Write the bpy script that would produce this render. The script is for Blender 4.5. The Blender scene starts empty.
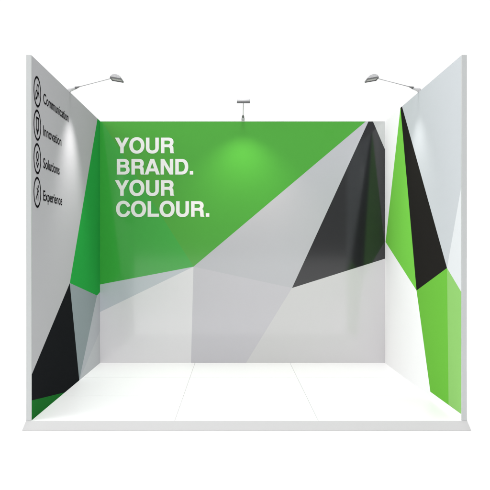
import bpy, bmesh, math, random
from mathutils import Matrix, Vector

# ---------------------------------------------------------------- camera, world, lights
scene = bpy.context.scene
COL = scene.collection
cam_d = bpy.data.cameras.new("camera")
cam = bpy.data.objects.new("camera", cam_d)
COL.objects.link(cam)
cam_d.sensor_width = 36.0
cam_d.lens = 61.93
cam_d.shift_x = 0.0210
cam_d.shift_y = 0.0102
cam_d.clip_start = 0.05
cam_d.clip_end = 500
CZ = 1.167
cam.location = (0, 0, CZ)
cam.rotation_euler = (math.radians(90), 0, 0)
scene.camera = cam

scene.view_settings.view_transform = 'Standard'
scene.view_settings.look = 'None'
scene.view_settings.exposure = 0
scene.view_settings.gamma = 1
scene.view_settings.use_curve_mapping = False

W_UP, W_BACK, W_BASE, W_SIDE = 2.3, 1.04, 0.38, 0.78
world = bpy.data.worlds.new("World")
scene.world = world
world.use_nodes = True
nt = world.node_tree
nt.nodes.clear()
def wn(t, **k):
    n = nt.nodes.new(t)
    for a, b in k.items(): setattr(n, a, b)
    return n
tc = wn('ShaderNodeTexCoord')
sep = wn('ShaderNodeSeparateXYZ')
nt.links.new(tc.outputs['Generated'], sep.inputs[0])
mr = wn('ShaderNodeMapRange', interpolation_type='SMOOTHSTEP')     # world glow shaped by direction: white behind the stand, dimmed in front
mr.inputs['From Min'].default_value = 0.45; mr.inputs['From Max'].default_value = 0.85
mr.inputs['To Min'].default_value = W_BASE; mr.inputs['To Max'].default_value = W_BACK
nt.links.new(sep.outputs['Y'], mr.inputs['Value'])
mu = wn('ShaderNodeMapRange', interpolation_type='SMOOTHSTEP')  # world glow raised overhead to brighten floor and ground
mu.inputs['From Min'].default_value = 0.55; mu.inputs['From Max'].default_value = 0.95
nt.links.new(sep.outputs['Z'], mu.inputs['Value'])
mx = wn('ShaderNodeMix', data_type='FLOAT')
nt.links.new(mu.outputs[0], mx.inputs[0])
nt.links.new(mr.outputs[0], mx.inputs[2])
mx.inputs[3].default_value = W_UP
ms = wn('ShaderNodeMapRange')                                       # extra world glow added from the left to light the right wall
ms.inputs['From Min'].default_value = -1; ms.inputs['From Max'].default_value = -0.35
ms.inputs['To Min'].default_value = W_SIDE; ms.inputs['To Max'].default_value = 0
nt.links.new(sep.outputs['X'], ms.inputs['Value'])
ad = wn('ShaderNodeMath', operation='ADD')
nt.links.new(mx.outputs[0], ad.inputs[0]); nt.links.new(ms.outputs[0], ad.inputs[1])
bg = wn('ShaderNodeBackground')
bg.inputs['Color'].default_value = (1, 1, 1, 1)
nt.links.new(ad.outputs[0], bg.inputs['Strength'])
wo = wn('ShaderNodeOutputWorld')
nt.links.new(bg.outputs[0], wo.inputs[0])

def look_rot(loc, tgt):
    return (Vector(tgt) - Vector(loc)).to_track_quat('-Z', 'Y').to_euler()
key_d = bpy.data.lights.new("added_key_light", 'AREA')  # unseen area lamp, added at front left to brighten the right wall
key_d.shape = 'RECTANGLE'; key_d.size = 2.5; key_d.size_y = 2.5
key_d.energy = 92
key = bpy.data.objects.new("added_key_light", key_d); COL.objects.link(key)
key.location = (-4.6, 3.0, 4.4)
key.rotation_euler = look_rot(key.location, (1.5, 7.2, 1.4))
top_d = bpy.data.lights.new("added_overhead_light", 'AREA')  # unseen area lamp added above to turn floor and ground white
top_d.shape = 'RECTANGLE'; top_d.size = 3.2; top_d.size_y = 3.2
top_d.energy = 400
top = bpy.data.objects.new("added_overhead_light", top_d); COL.objects.link(top)
top.location = (0.08, 6.6, 10.0)

# ---------------------------------------------------------------- dimensions (metres)
XL, XR = -1.391, 1.5525
YF, YB = 5.757, 8.707
H = 2.5
TH = 0.034
DROP = 0.063
PROUD = 0.0015

# ---------------------------------------------------------------- helpers
def lin(h):
    out = []
    for i in (0, 2, 4):
        c = int(h[i:i+2], 16) / 255
        out.append(c / 12.92 if c <= 0.04045 else ((c + 0.055) / 1.055) ** 2.4)
    return out
def material(name, rgb, rough=0.5, metal=0.0, spec=0.5, coat=0.0, coat_rough=0.1, mottle=0.0, bump=0.0, bscale=60):
    m = bpy.data.materials.new(name); m.use_nodes = True
    n = m.node_tree; b = n.nodes['Principled BSDF']
    if isinstance(rgb, str): rgb = lin(rgb)
    b.inputs['Base Color'].default_value = (*rgb, 1)
    b.inputs['Roughness'].default_value = rough
    b.inputs['Metallic'].default_value = metal
    b.inputs['Specular IOR Level'].default_value = spec
    b.inputs['Coat Weight'].default_value = coat
    b.inputs['Coat Roughness'].default_value = coat_rough
    if mottle or bump:
        t = n.nodes.new('ShaderNodeTexCoord')
        no = n.nodes.new('ShaderNodeTexNoise'); no.inputs['Scale'].default_value = bscale; no.inputs['Detail'].default_value = 4
        n.links.new(t.outputs['Object'], no.inputs['Vector'])
    if mottle:
        r = n.nodes.new('ShaderNodeMapRange')
        r.inputs['To Min'].default_value = 1 - mottle; r.inputs['To Max'].default_value = 1 + mottle
        n.links.new(no.outputs['Fac'], r.inputs['Value'])
        v = n.nodes.new('ShaderNodeVectorMath'); v.operation = 'SCALE'
        v.inputs[0].default_value = rgb
        n.links.new(r.outputs[0], v.inputs['Scale'])
        n.links.new(v.outputs[0], b.inputs['Base Color'])
    if bump:
        bp = n.nodes.new('ShaderNodeBump'); bp.inputs['Strength'].default_value = bump; bp.inputs['Distance'].default_value = 0.001
        n.links.new(no.outputs['Fac'], bp.inputs['Height']); n.links.new(bp.outputs[0], b.inputs['Normal'])
    return m
def print_mat(name, rgb):
    """the back wall carries a glossy laminate, the side walls a matt one"""
    if '_b_' in name:
        m = material(name, rgb, rough=0.55, spec=0.15, coat=1.0, coat_rough=0.08, mottle=0.006, bscale=3)
        m.node_tree.nodes['Principled BSDF'].inputs['Coat IOR'].default_value = 1.6
        return m
    return material(name, rgb, rough=0.75, spec=0.0, mottle=0.006, bscale=3)

def link(name, me, mat, parent):
    o = bpy.data.objects.new(name, me)
    COL.objects.link(o)
    if mat is not None:
        me.materials.append(mat)
    if parent is not None:
        o.parent = parent
    return o
def thing(name, loc, label, cat, group=None):
    o = bpy.data.objects.new(name, None); COL.objects.link(o)
    o.location = loc; o.empty_display_size = 0.1
    o['label'] = label; o['category'] = cat
    if group: o['group'] = group
    return o
def box(bm, x0, x1, y0, y1, z0, z1, bev=0.0):
    r = bmesh.ops.create_cube(bm, size=1)
    for v in r['verts']:
        v.co = Vector(((x0 + x1) / 2 + v.co.x * (x1 - x0), (y0 + y1) / 2 + v.co.y * (y1 - y0), (z0 + z1) / 2 + v.co.z * (z1 - z0)))
    if bev:
        es = list({e for v in r['verts'] for e in v.link_edges})
        bmesh.ops.bevel(bm, geom=es, offset=bev, segments=2, affect='EDGES', profile=0.6)
def tomesh(bm, name, smooth=False):
    me = bpy.data.meshes.new(name)
    bmesh.ops.recalc_face_normals(bm, faces=bm.faces)
    if smooth:
        for f in bm.faces: f.smooth = True
    bm.to_mesh(me); bm.free()
    return me
def obox(name, dims, mat, parent, bev=0.0):
    bm = bmesh.new()
    p = parent.location if parent else Vector((0, 0, 0))
    x0, x1, y0, y1, z0, z1 = dims
    box(bm, x0 - p.x, x1 - p.x, y0 - p.y, y1 - p.y, z0 - p.z, z1 - p.z, bev)
    return link(name, tomesh(bm, name), mat, parent)

# wall frames: local (u, v, out of the wall) -> world
FR_LEFT = Matrix(((0, 0, 1, XL), (1, 0, 0, 0), (0, 1, 0, 0), (0, 0, 0, 1)))      # u = world y, v = world z
FR_RIGHT = Matrix(((0, 0, -1, XR), (1, 0, 0, 0), (0, 1, 0, 0), (0, 0, 0, 1)))
FR_BACK = Matrix(((1, 0, 0, 0), (0, 0, -1, YB), (0, 1, 0, 0), (0, 0, 0, 1)))     # u = world x, v = world z

def graphic(name, frame, facets, parent):
    """one printed skin: a sheet tessellated into flat colour facets"""
    bm = bmesh.new(); mats = []
    inv = Matrix.Translation(-parent.location)
    for pts, mat in facets:
        if mat not in mats: mats.append(mat)
        vs = [bm.verts.new(inv @ (frame @ Vector((u, v, 0)))) for u, v in pts]
        f = bm.faces.new(vs); f.material_index = mats.index(mat)
    out = (frame @ Vector((0, 0, 1))) - (frame @ Vector((0, 0, 0)))
    for f in bm.faces:
        f.normal_update()
        if f.normal.dot(out) < 0: f.normal_flip()
    bmesh.ops.remove_doubles(bm, verts=bm.verts, dist=1e-5)
    me = bpy.data.meshes.new(name); bm.to_mesh(me); bm.free()
    for m in mats: me.materials.append(m)
    return link(name, me, None, parent)

def curve_to_mesh(cu, name, frame, parent):
    tmp = bpy.data.objects.new("tmp", cu); COL.objects.link(tmp)
    bpy.context.view_layer.update()
    dg = bpy.context.evaluated_depsgraph_get()
    me = bpy.data.meshes.new_from_object(tmp.evaluated_get(dg))
    me.name = name
    bpy.data.objects.remove(tmp); 
    me.transform(Matrix.Translation(-parent.location) @ frame)
    if frame.determinant() < 0: me.flip_normals()
    me.materials.clear()
    return me
def loops_mesh(loops, name, frame, parent, grow=0.0):
    cu = bpy.data.curves.new(name, 'CURVE'); cu.dimensions = '2D'; cu.fill_mode = 'BOTH'; cu.extrude = 0.0004; cu.offset = grow
    for lp in loops:
        s = cu.splines.new('POLY'); s.points.add(len(lp) - 1); s.use_cyclic_u = True
        for p, (x, y) in zip(s.points, lp): p.co = (x, y, 0, 1)
    return curve_to_mesh(cu, name, frame, parent)

# ---------------------------------------------------------------- headline glyphs (1000 units per em, caps 718 high)
def arc(cx, cy, rx, ry, a0, a1, n=14, p=2.0):
    o = []
    for i in range(n + 1):
        a = math.radians(a0 + (a1 - a0) * i / n); c, s = math.cos(a), math.sin(a)
        o.append((cx + rx * math.copysign(abs(c) ** (2 / p), c), cy + ry * math.copysign(abs(s) ** (2 / p), s)))
    return o
GL = {
 'Y': (667, [[(12,718),(184,718),(334,428),(486,718),(655,718),(408,262),(408,0),(260,0),(260,262)]]),
 'O': (778, [arc(389,359,348,380,0,360,44,2.15)[:-1], arc(389,359,196,250,0,360,36,2.1)[:-1]]),
 'U': (722, [[(66,718),(216,718)] + arc(361,255,145,140,180,360,18,2.2) + [(506,718),(656,718)] + arc(361,255,295,272,360,180,24,2.2)]),
 'R': (722, [[(70,0),(70,718)] + arc(430,518,218,200,90,-52,16,2.2) + [(622,318),(640,270),(645,190),(648,80),(656,32),(682,0),(512,0),(498,60),(494,190),(478,252),(430,280),(220,280),(220,0)],
             [(220,594)] + arc(400,499,96,95,90,-90,12,2.2) + [(220,404)]]),
 'B': (722, [[(70,0),(70,718)] + arc(405,535,232,183,90,-42,14,2.2) + arc(430,207,238,207,52,-90,16,2.2),
             [(220,600)] + arc(392,524,92,76,90,-90,12,2.2) + [(220,448)], [(220,326)] + arc(410,223,106,103,90,-90,12,2.2) + [(220,120)]]),
 'A': (722, [[(8,0),(272,718),(446,718),(712,0),(548,0),(500,146),(216,146),(168,0)], [(260,270),(456,270),(358,558)]]),
 'N': (722, [[(68,0),(68,718),(228,718),(508,256),(508,718),(656,718),(656,0),(498,0),(216,466),(216,0)]]),
 'D': (722, [[(70,0),(70,718)] + arc(360,359,316,359,90,-90,24,2.3), [(220,594)] + arc(345,359,178,235,90,-90,20,2.3) + [(220,124)]]),
 'C': (722, [arc(375,359,338,380,20,342,36,2.15) + arc(380,359,186,250,342,20,30,2.1)]),
 'L': (611, [[(70,0),(70,718),(220,718),(220,130),(588,130),(588,0)]]),
 '.': (278, [[(62,0),(62,154),(214,154),(214,0)]]),
}
def headline(txt, u0, u1, base, cap, frame, parent, mat):
    x = 0; loops = []; xs = []
    for ch in txt:
        adv, ls = GL[ch]
        for lp in ls: loops.append([(px + x, py) for px, py in lp])
        x += adv - 22
    lo = min(p[0] for l in loops for p in l); hi = max(p[0] for l in loops for p in l)
    sx = (u1 - u0) / (hi - lo); sy = cap / 718
    loops = [[(u0 + (px - lo) * sx, base + py * sy) for px, py in l] for l in loops]
    fr = frame @ Matrix.Translation((0, 0, PROUD))
    me = loops_mesh(loops, 'lettering', fr, parent, 0.0014)
    return link('lettering', me, mat, parent)
def small_text(txt, u0, u1, base, cap, frame, parent, mat):
    cu = bpy.data.curves.new('text', 'FONT'); cu.body = txt; cu.size = 1; cu.offset = 0.010; cu.fill_mode = 'BOTH'; cu.extrude = 0.0
    tmp = bpy.data.objects.new("tmp", cu); COL.objects.link(tmp)
    bpy.context.view_layer.update()
    me = bpy.data.meshes.new_from_object(tmp.evaluated_get(bpy.context.evaluated_depsgraph_get()))
    bpy.data.objects.remove(tmp)
    lo = min(v.co.x for v in me.vertices); hi = max(v.co.x for v in me.vertices)
    CAPH = 0.73
    for v in me.vertices:
        v.co = Vector((u0 + (v.co.x - lo) * (u1 - u0) / (hi - lo), base + v.co.y * cap / CAPH, PROUD))
    me.transform(Matrix.Translation(-parent.location) @ frame)
    me.materials.clear()
    return link('lettering', me, mat, parent)

# ---------------------------------------------------------------- materials
M_CORE = material('panel_core_white', (0.62, 0.63, 0.64), 0.5)
M_PROF_L = material('profile_pale_grey', (0.465, 0.48, 0.48), 0.45, mottle=0.02, bscale=2)
M_PROF_R = M_PROF_L
M_TRIM = material('trim_white', (0.8, 0.8, 0.8), 0.5)
M_FLOOR = material('floor_white_laminate', (0.77, 0.77, 0.775), 0.4, spec=0.25, mottle=0.01, bscale=2)
M_FBASE = material('floor_underlay', (0.75, 0.75, 0.75), 0.8)
M_EDGE = material('floor_edging_grey', (0.535, 0.535, 0.535), 0.5, spec=0.3, mottle=0.01, bscale=3)
M_GROUND = material('ground_white', (0.97, 0.97, 0.97), 0.9, spec=0.0)
M_WHITE_LET = material('lettering_white', (0.88, 0.85, 0.85), 0.5, spec=0.3)
M_BLACK_LET = material('lettering_black', (0.008, 0.008, 0.009), 0.7, spec=0.0)
M_SILVER = material('lamp_silver', (0.5, 0.5, 0.51), 0.5, metal=0.0)
M_DARK = material('lamp_dark_grey', (0.14, 0.14, 0.145), 0.45)
M_ROD = material('lamp_rod', (0.42, 0.42, 0.43), 0.4)
M_LENS = bpy.data.materials.new('lamp_lens'); M_LENS.use_nodes = True
_b = M_LENS.node_tree.nodes['Principled BSDF']
_b.inputs['Base Color'].default_value = (0.25, 0.25, 0.25, 1)
_b.inputs['Emission Color'].default_value = (1, 0.97, 0.9, 1); _b.inputs['Emission Strength'].default_value = 0.2

P = {k: print_mat('print_' + k, v) for k, v in {
 # left wall
 'l_grey': (0.41, 0.404, 0.424), 'l_green': (0.022, 0.30, 0.052), 'l_black': (0.0115, 0.0125, 0.014),
 'l_green_low': (0.015, 0.14, 0.024), 'l_slate': (0.25, 0.29, 0.31), 'l_slate_mid': (0.425, 0.435, 0.475), 'l_slate_pale': (0.47, 0.48, 0.51),
 # back wall
 'b_green': (0.042, 0.385, 0.046), 'b_green_bright': (0.066, 0.365, 0.034), 'b_slate': (0.53, 0.56, 0.61),
 'b_pale': (0.75, 0.73, 0.76), 'b_lilac': (0.56, 0.54, 0.59), 'b_cool': (0.51, 0.505, 0.55), 'b_black': (0.010, 0.0100, 0.013),
 'b_corner': (0.53, 0.545, 0.54), 'b_low': (0.63, 0.615, 0.635),
 # right wall
 'r_grey': (0.52, 0.545, 0.57), 'r_white': (0.93, 0.92, 0.93), 'r_green': (0.185, 0.58, 0.074), 'r_green_low': (0.15, 0.47, 0.055),
 'r_green_pale': (0.26, 0.53, 0.15), 'r_black': (0.019, 0.018, 0.0165), 'r_white_tri': (0.67, 0.69, 0.71)}.items()}

# ---------------------------------------------------------------- setting: ground, platform floor, edging
bm = bmesh.new()
n = 8; S = 120
bmesh.ops.create_grid(bm, x_segments=n, y_segments=n, size=S)
for v in bm.verts: v.co.z = -DROP - 0.002
g = link('ground', tomesh(bm, 'ground'), M_GROUND, None); g['kind'] = 'structure'; g['label'] = 'seamless white studio ground under and around the stand'

bm = bmesh.new()
gap = 0.0024
xa, xb = XL, XR
ya, yb = YF, YB
for i in range(3):
    for j in range(3):
        x0 = xa + (xb - xa) * i / 3; x1 = xa + (xb - xa) * (i + 1) / 3
        y0 = YF + (YB - YF) * j / 3; y1 = YF + (YB - YF) * (j + 1) / 3
        box(bm, x0 + (gap / 2 if i else -0.002), x1 - (gap / 2 if i < 2 else -0.002), y0 + (gap * 1.4 if j else 0), y1 - (gap * 1.4 if j < 2 else -0.002), -0.006, 0.0, 0.0006)
fl = link('floor', tomesh(bm, 'floor'), M_FLOOR, None); fl['kind'] = 'structure'; fl['label'] = 'white platform floor of nine square boards'
obox('floor_underlay', (XL - TH, XR + TH, YF, YB + TH, -DROP + 0.001, -0.0063), M_FBASE, None)['kind'] = 'structure'

# bevelled edging round the platform (front and both sides)
e = 0.022
x0, x1 = XL - TH - 0.001, XR + TH + 0.001
y0, y1 = YF - 0.0005, YB + TH + 0.001
prof_in = [(x0, y1), (x0, y0), (x1, y0), (x1, y1)]
prof_out = [(x0 - e, y1), (x0 - e, y0 - e), (x1 + e, y0 - e), (x1 + e, y1)]
bm = bmesh.new()
ti = [bm.verts.new((x, y, -0.0005)) for x, y in prof_in]
to = [bm.verts.new((x, y, -DROP + 0.0006)) for x, y in prof_out]
tb = [bm.verts.new((x, y, -DROP)) for x, y in prof_out]
bi = [bm.verts.new((x, y, -DROP)) for x, y in prof_in]
for a, b in ((ti, to), (to, tb), (tb, bi), (bi, ti)):
    for k in range(3):
        bm.faces.new((a[k], a[k + 1], b[k + 1], b[k]))
for k in (0, 3):
    bm.faces.new((ti[k], to[k], tb[k], bi[k]))
ed = link('floor_edging', tomesh(bm, 'floor_edging'), M_EDGE, None); ed['kind'] = 'structure'; ed['label'] = 'pale grey bevelled edging round the platform'

# ---------------------------------------------------------------- walls
# LEFT
wl = thing('exhibition_wall', (XL - TH / 2, (YF + YB) / 2, 0), 'grey printed wall with black and green facets and a column of four ringed icons with words', 'wall')
obox('panel_core', (XL - TH, XL - 0.0008, YF + 0.0195, YB + TH, 0, H), M_CORE, wl)
obox('edge_profile', (XL - TH, XL + 0.0006, YF, YF + 0.0195, 0, H), M_PROF_L, wl, 0.002)
ZT = H
f0 = YF + 0.0195
gt = (8.5457, ZT); a = (7.110, 0.8886); b = (8.5147, 0.7074); c = (YB, 0.733); d = (YB, 0.3305); e_ = (7.545, 0.0); f = (f0, 0.3134); g_ = (f0, 0.1359); h_ = (6.909, 0.0)
graphic('printed_graphic', FR_LEFT, [
    ([(f0, ZT), gt, a, f], P['l_grey']),
    ([gt, (YB, ZT), c, b, a], P['l_green']),
    ([a, e_, h_, g_, f], P['l_black']),
    ([g_, h_, (f0, 0)], P['l_green_low']),
    ([a, b, e_], P['l_slate']),
    ([b, c, d, e_], P['l_slate_mid']),
    ([d, (YB, 0), e_], P['l_slate_pale'])], wl)
for txt, end, base in (('Communication', 7.05, 2.236), ('Innovation', 6.76, 2.000), ('Solutions', 6.69, 1.764), ('Experience', 6.79, 1.528)):
    small_text(txt, 6.122, end, base, 0.078, FR_LEFT, wl, M_BLACK_LET)

def ring(cx, cy, r, w, n=48):
    return [[(cx + r * math.cos(2 * math.pi * i / n), cy + r * math.sin(2 * math.pi * i / n)) for i in range(n)],
            [(cx + (r - w) * math.cos(-2 * math.pi * i / n), cy + (r - w) * math.sin(-2 * math.pi * i / n)) for i in range(n)]]
def bar(p, q, w):
    p = Vector(p); q = Vector(q); dd = (q - p).normalized(); nn = Vector((-dd.y, dd.x)) * w / 2
    p = p - dd * w * 0.3; q = q + dd * w * 0.3
    return [tuple(p + nn), tuple(p - nn), tuple(q - nn), tuple(q + nn)]
def icon(cx, cy, marks, label):
    o = link('icon', loops_mesh(ring(cx, cy, 0.109, 0.0155), 'icon_ring', FR_LEFT @ Matrix.Translation((0, 0, PROUD)), wl), M_BLACK_LET, wl)
    o['label'] = label
    bm = bmesh.new()
    k = 0
    for mk in marks:
        me = loops_mesh(mk, 'icon_symbol', FR_LEFT @ Matrix.Translation((0, 0, PROUD + 0.0001 * k)), wl)
        bm.from_mesh(me); bpy.data.meshes.remove(me); k += 1
    me = bpy.data.meshes.new('icon_symbol'); bm.to_mesh(me); bm.free()
    link('icon_symbol', me, M_BLACK_LET, o)
IX = 5.937; w = 0.0105
# two overlapping speech bubbles
cx, cy = IX, 2.281
def pl(pts, w=w): return [[bar(pts[i], pts[i + 1], w)] for i in range(len(pts) - 1)]
def off(pts): return [(cx + x, cy + y) for x, y in pts]
icon(cx, cy, [ring(cx + 0.018, cy + 0.022, 0.036, w, 24), ring(cx - 0.022, cy - 0.020, 0.030, w, 24)]
     + pl(off([(0.034, -0.008), (0.052, -0.030), (0.044, 0.004)])) + pl(off([(-0.040, -0.044), (-0.050, -0.058), (-0.020, -0.050)])), 'ringed speech bubbles icon')
cx, cy = IX, 2.046
icon(cx, cy, pl(off([(-0.034, 0.050), (0.040, 0.050)]), 0.014) + pl(off([(-0.026, 0.050), (-0.026, -0.030), (0.002, -0.062), (0.034, -0.030), (0.034, 0.050)]))
     + pl(off([(-0.012, -0.030), (0.004, -0.048), (0.020, -0.030)]), 0.012), 'ringed icon of a barred pencil shape')
cx, cy = IX, 1.810
icon(cx, cy, [ring(cx + 0.004, cy + 0.020, 0.034, 0.013, 24)] + pl(off([(-0.028, -0.030), (0.004, -0.058), (0.036, -0.030)]), 0.013) + pl(off([(-0.014, -0.014), (0.022, -0.014)])), 'ringed icon of a small ring above a chevron')
cx, cy = IX, 1.573
icon(cx, cy, [[arc(cx + 0.026, cy + 0.042, 0.012, 0.012, 0, 360, 16)[:-1]]] + pl(off([(-0.040, -0.052), (0.000, -0.008), (0.018, 0.020), (-0.016, 0.028)]), 0.010)
     + pl(off([(0.000, -0.008), (0.022, -0.024), (0.020, -0.056)]), 0.010) + pl(off([(0.018, 0.020), (0.042, 0.004)]), 0.009), 'ringed icon of a running figure')

# BACK
wb = thing('exhibition_wall', ((XL + XR) / 2, YB + TH / 2, 0), 'wide printed wall with green top, black spike and white four-line headline', 'wall')
xl, xr = XL, XR
obox('panel_core', (xl, xr, YB + 0.0012, YB + TH, 0, H - 0.006), M_CORE, wb)
obox('top_profile', (xl, xr, YB - 0.0004, YB + TH, H - 0.0055, H), M_TRIM, wb)
p_ = (-0.4256, 0.9945); q_ = (0.5919, 0.7744)
ZT = H - 0.0055
graphic('printed_graphic', FR_BACK, [
    ([(-1.372, ZT), (1.3533, ZT), p_], P['b_green_bright']),
    ([(xl, ZT), (-1.372, ZT), p_, (xl, 0.8106)], P['b_green']),
    ([(xl, 0.8106), p_, (xl, 0.5265)], P['b_slate']),
    ([(xl, 0.5265), p_, (-0.4514, 0), (xl, 0)], P['b_pale']),
    ([p_, q_, (0.1167, 0), (-0.4514, 0)], P['b_lilac']),
    ([p_, (1.3533, ZT), (1.3812, ZT), q_], P['b_cool']),
    ([(1.3812, ZT), (1.4287, ZT), (xr, 2.2052), (xr, 1.0771), q_], P['b_black']),
    ([(1.4287, ZT), (xr, ZT), (xr, 2.2052)], P['b_corner']),
    ([q_, (xr, 1.0771), (xr, 0), (0.1167, 0)], P['b_low'])], wb)
for txt, u0, u1, base in (('YOUR', -1.235, -0.626, 2.168), ('BRAND.', -1.216, -0.430, 1.948), ('YOUR', -1.235, -0.626, 1.729), ('COLOUR.', -1.224, -0.264, 1.512)):
    headline(txt, u0, u1, base, 0.158, FR_BACK, wb, M_WHITE_LET)

# RIGHT
wr = thing('exhibition_wall', (XR + TH / 2, (YF + YB) / 2, 0), 'pale printed wall without writing, a bright green and black tall spike across it', 'wall')
obox('panel_core', (XR + 0.0008, XR + TH, YF + 0.0195, YB + TH, 0, H), M_CORE, wr)
obox('edge_profile', (XR - 0.0006, XR + TH, YF, YF + 0.0195, 0, H), M_PROF_R, wr, 0.002)
SK = 0.042; ZT = H
ap = (7.8974, ZT); ak = (7.822, ZT); gl = (8.6777, 1.2494); k_ = (7.198, 0.8211); v_ = (6.1639, 1.0354)
w_ = (f0, 1.60); lg = (f0, 0.880); bl = (6.690, SK); bv = (6.118, SK); br = (f0, SK)
graphic('printed_graphic', FR_RIGHT, [
    ([(YB, ZT), ap, gl, (YB, 1.262)], P['r_white']),
    ([(YB, 1.262), gl, k_, bl, (YB, SK)], P['r_white']),
    ([ap, k_, gl], P['r_green']),
    ([ap, ak, v_, k_], P['r_black']),
    ([ak, (f0, ZT), w_, v_], P['r_grey']),
    ([w_, lg, v_], P['r_white_tri']),
    ([k_, v_, bv, bl], P['r_green_low']),
    ([v_, lg, br, bv], P['r_green_pale']),
    ([(YB, SK), (f0, SK), (f0, 0), (YB, 0)], P['r_white'])], wr)

# ---------------------------------------------------------------- arm spotlights
def tube(bm, pts, radii, n=12):
    rings = []
    for i, p in enumerate(pts):
        p = Vector(p)
        t = (Vector(pts[min(i + 1, len(pts) - 1)]) - Vector(pts[max(i - 1, 0)])).normalized()
        s = t.cross(Vector((0, 1, 0))).normalized(); u = s.cross(t)
        rings.append([bm.verts.new(p + (s * math.cos(2 * math.pi * k / n) + u * math.sin(2 * math.pi * k / n)) * radii[i]) for k in range(n)])
    for r0, r1 in zip(rings, rings[1:]):
        for k in range(n): bm.faces.new((r0[k], r0[(k + 1) % n], r1[(k + 1) % n], r1[k]))
    bm.faces.new(rings[0]); bm.faces.new(rings[-1])
def lamp(loc, rotz, label, watts, blend, cone, tip, tint=(1, 0.985, 0.96), lift=0):
    """local +x points from the wall into the stand; origin on the wall's top edge"""
    t = thing('arm_spotlight', loc, label, 'spotlight', 'arm spotlights clamped on the wall tops')
    t.rotation_euler = (0, -math.radians(lift), rotz)
    # clamp: U bracket over the wall top plus tapered socket
    bm = bmesh.new()
    box(bm, -TH - 0.004, 0.006, -0.016, 0.016, 0.0005, 0.010, 0.001)
    box(bm, -TH - 0.004, -TH - 0.0005, -0.016, 0.016, -0.045, 0.0005, 0.001)
    clamp = link('clamp', tomesh(bm, 'clamp'), M_SILVER, t)
    bm = bmesh.new()
    tube(bm, [(-0.012, 0, 0.010), (-0.004, 0, 0.019), (0.046, 0, 0.036)], [0.016, 0.0185, 0.012])
    link('socket', tomesh(bm, 'socket', True), M_SILVER, t)
    bm = bmesh.new()
    tube(bm, [(0.044, 0, 0.0353), (0.080, 0, 0.047)], [0.0128, 0.0045])
    link('socket_cap', tomesh(bm, 'socket_cap', True), M_DARK, t)
    bm = bmesh.new()
    tube(bm, [(0.074, 0, 0.0452), (0.345, 0, 0.116)], [0.0036] * 2)
    link('arm', tomesh(bm, 'arm', True), M_ROD, t)
    # head: half-round hood over a shallow dark housing, open side down and slightly to the wall
    HW, HL, HH = 0.063, 0.044, 0.031
    bm = bmesh.new(); n = 18
    secs = []
    for yy, sc in ((-HW, 0.86), (-HW + 0.006, 1), (HW - 0.006, 1), (HW, 0.86)):
        secs.append([bm.verts.new((HL * sc * math.cos(math.pi * k / n) - 0.004, yy, HH * sc * math.sin(math.pi * k / n) ** 0.8)) for k in range(n + 1)])
    for s0, s1 in zip(secs, secs[1:]):
        for k in range(n): bm.faces.new((s0[k], s0[k + 1], s1[k + 1], s1[k]))
        bm.faces.new((s0[0], s1[0], s1[n], s0[n]))
    bm.faces.new(secs[0]); bm.faces.new(secs[-1])
    tilt = Matrix.Translation((0.395, 0, 0.112)) @ Matrix.Rotation(math.radians(10), 4, 'Y')
    bmesh.ops.transform(bm, matrix=tilt, verts=bm.verts)
    hood = link('lamp_hood', tomesh(bm, 'lamp_hood'), M_SILVER, t)
    for p_ in hood.data.polygons: p_.use_smooth = len(p_.vertices) == 4
    bm = bmesh.new()                                    # open housing frame
    x0, x1, y0, y1, z0, z1 = -0.048, 0.052, -HW - 0.002, HW + 0.002, -0.012, -0.001
    wt = 0.004
    box(bm, x0, x1, y0, y0 + wt, z0, z1); box(bm, x0, x1, y1 - wt, y1, z0, z1)
    box(bm, x0, x0 + wt, y0 + wt, y1 - wt, z0, z1); box(bm, x1 - wt, x1, y0 + wt, y1 - wt, z0, z1)
    bmesh.ops.transform(bm, matrix=tilt, verts=bm.verts)
    link('housing', tomesh(bm, 'housing'), M_DARK, t)
    bm = bmesh.new(); box(bm, x0 + wt, x1 - wt, y0 + wt, y1 - wt, -0.0035, -0.0015)
    bmesh.ops.transform(bm, matrix=tilt, verts=bm.verts)
    link('lens', tomesh(bm, 'lens'), M_LENS, t)
    # its own light
    sd = bpy.data.lights.new('spotlight_beam', 'SPOT'); sd.energy = watts; sd.spot_size = math.radians(cone); sd.spot_blend = blend
    sd.shadow_soft_size = 0.02; sd.color = tint
    so = bpy.data.objects.new('spotlight_beam', sd); COL.objects.link(so); so.parent = t
    so.location = (0.39, 0, 0.085)
    so.rotation_euler = (0, math.radians(tip), 0)        # -Z tipped towards the wall (-x)
    return t
lamp((XL, 7.12, H), 0, 'silver arm spotlight clamped on the grey wall with the icons', 52, 0.9, 90, 9)
lamp(((XL + XR) / 2 + 0.005, YB, H), -math.pi / 2, 'silver arm spotlight seen head-on above the green headline wall', 29, 1.0, 96, 13, (1, 0.84, 0.66), 2.6)
lamp((XR, 7.12, H), math.pi, 'silver arm spotlight clamped on the pale wall without writing', 13.5, 0.8, 86, 12)
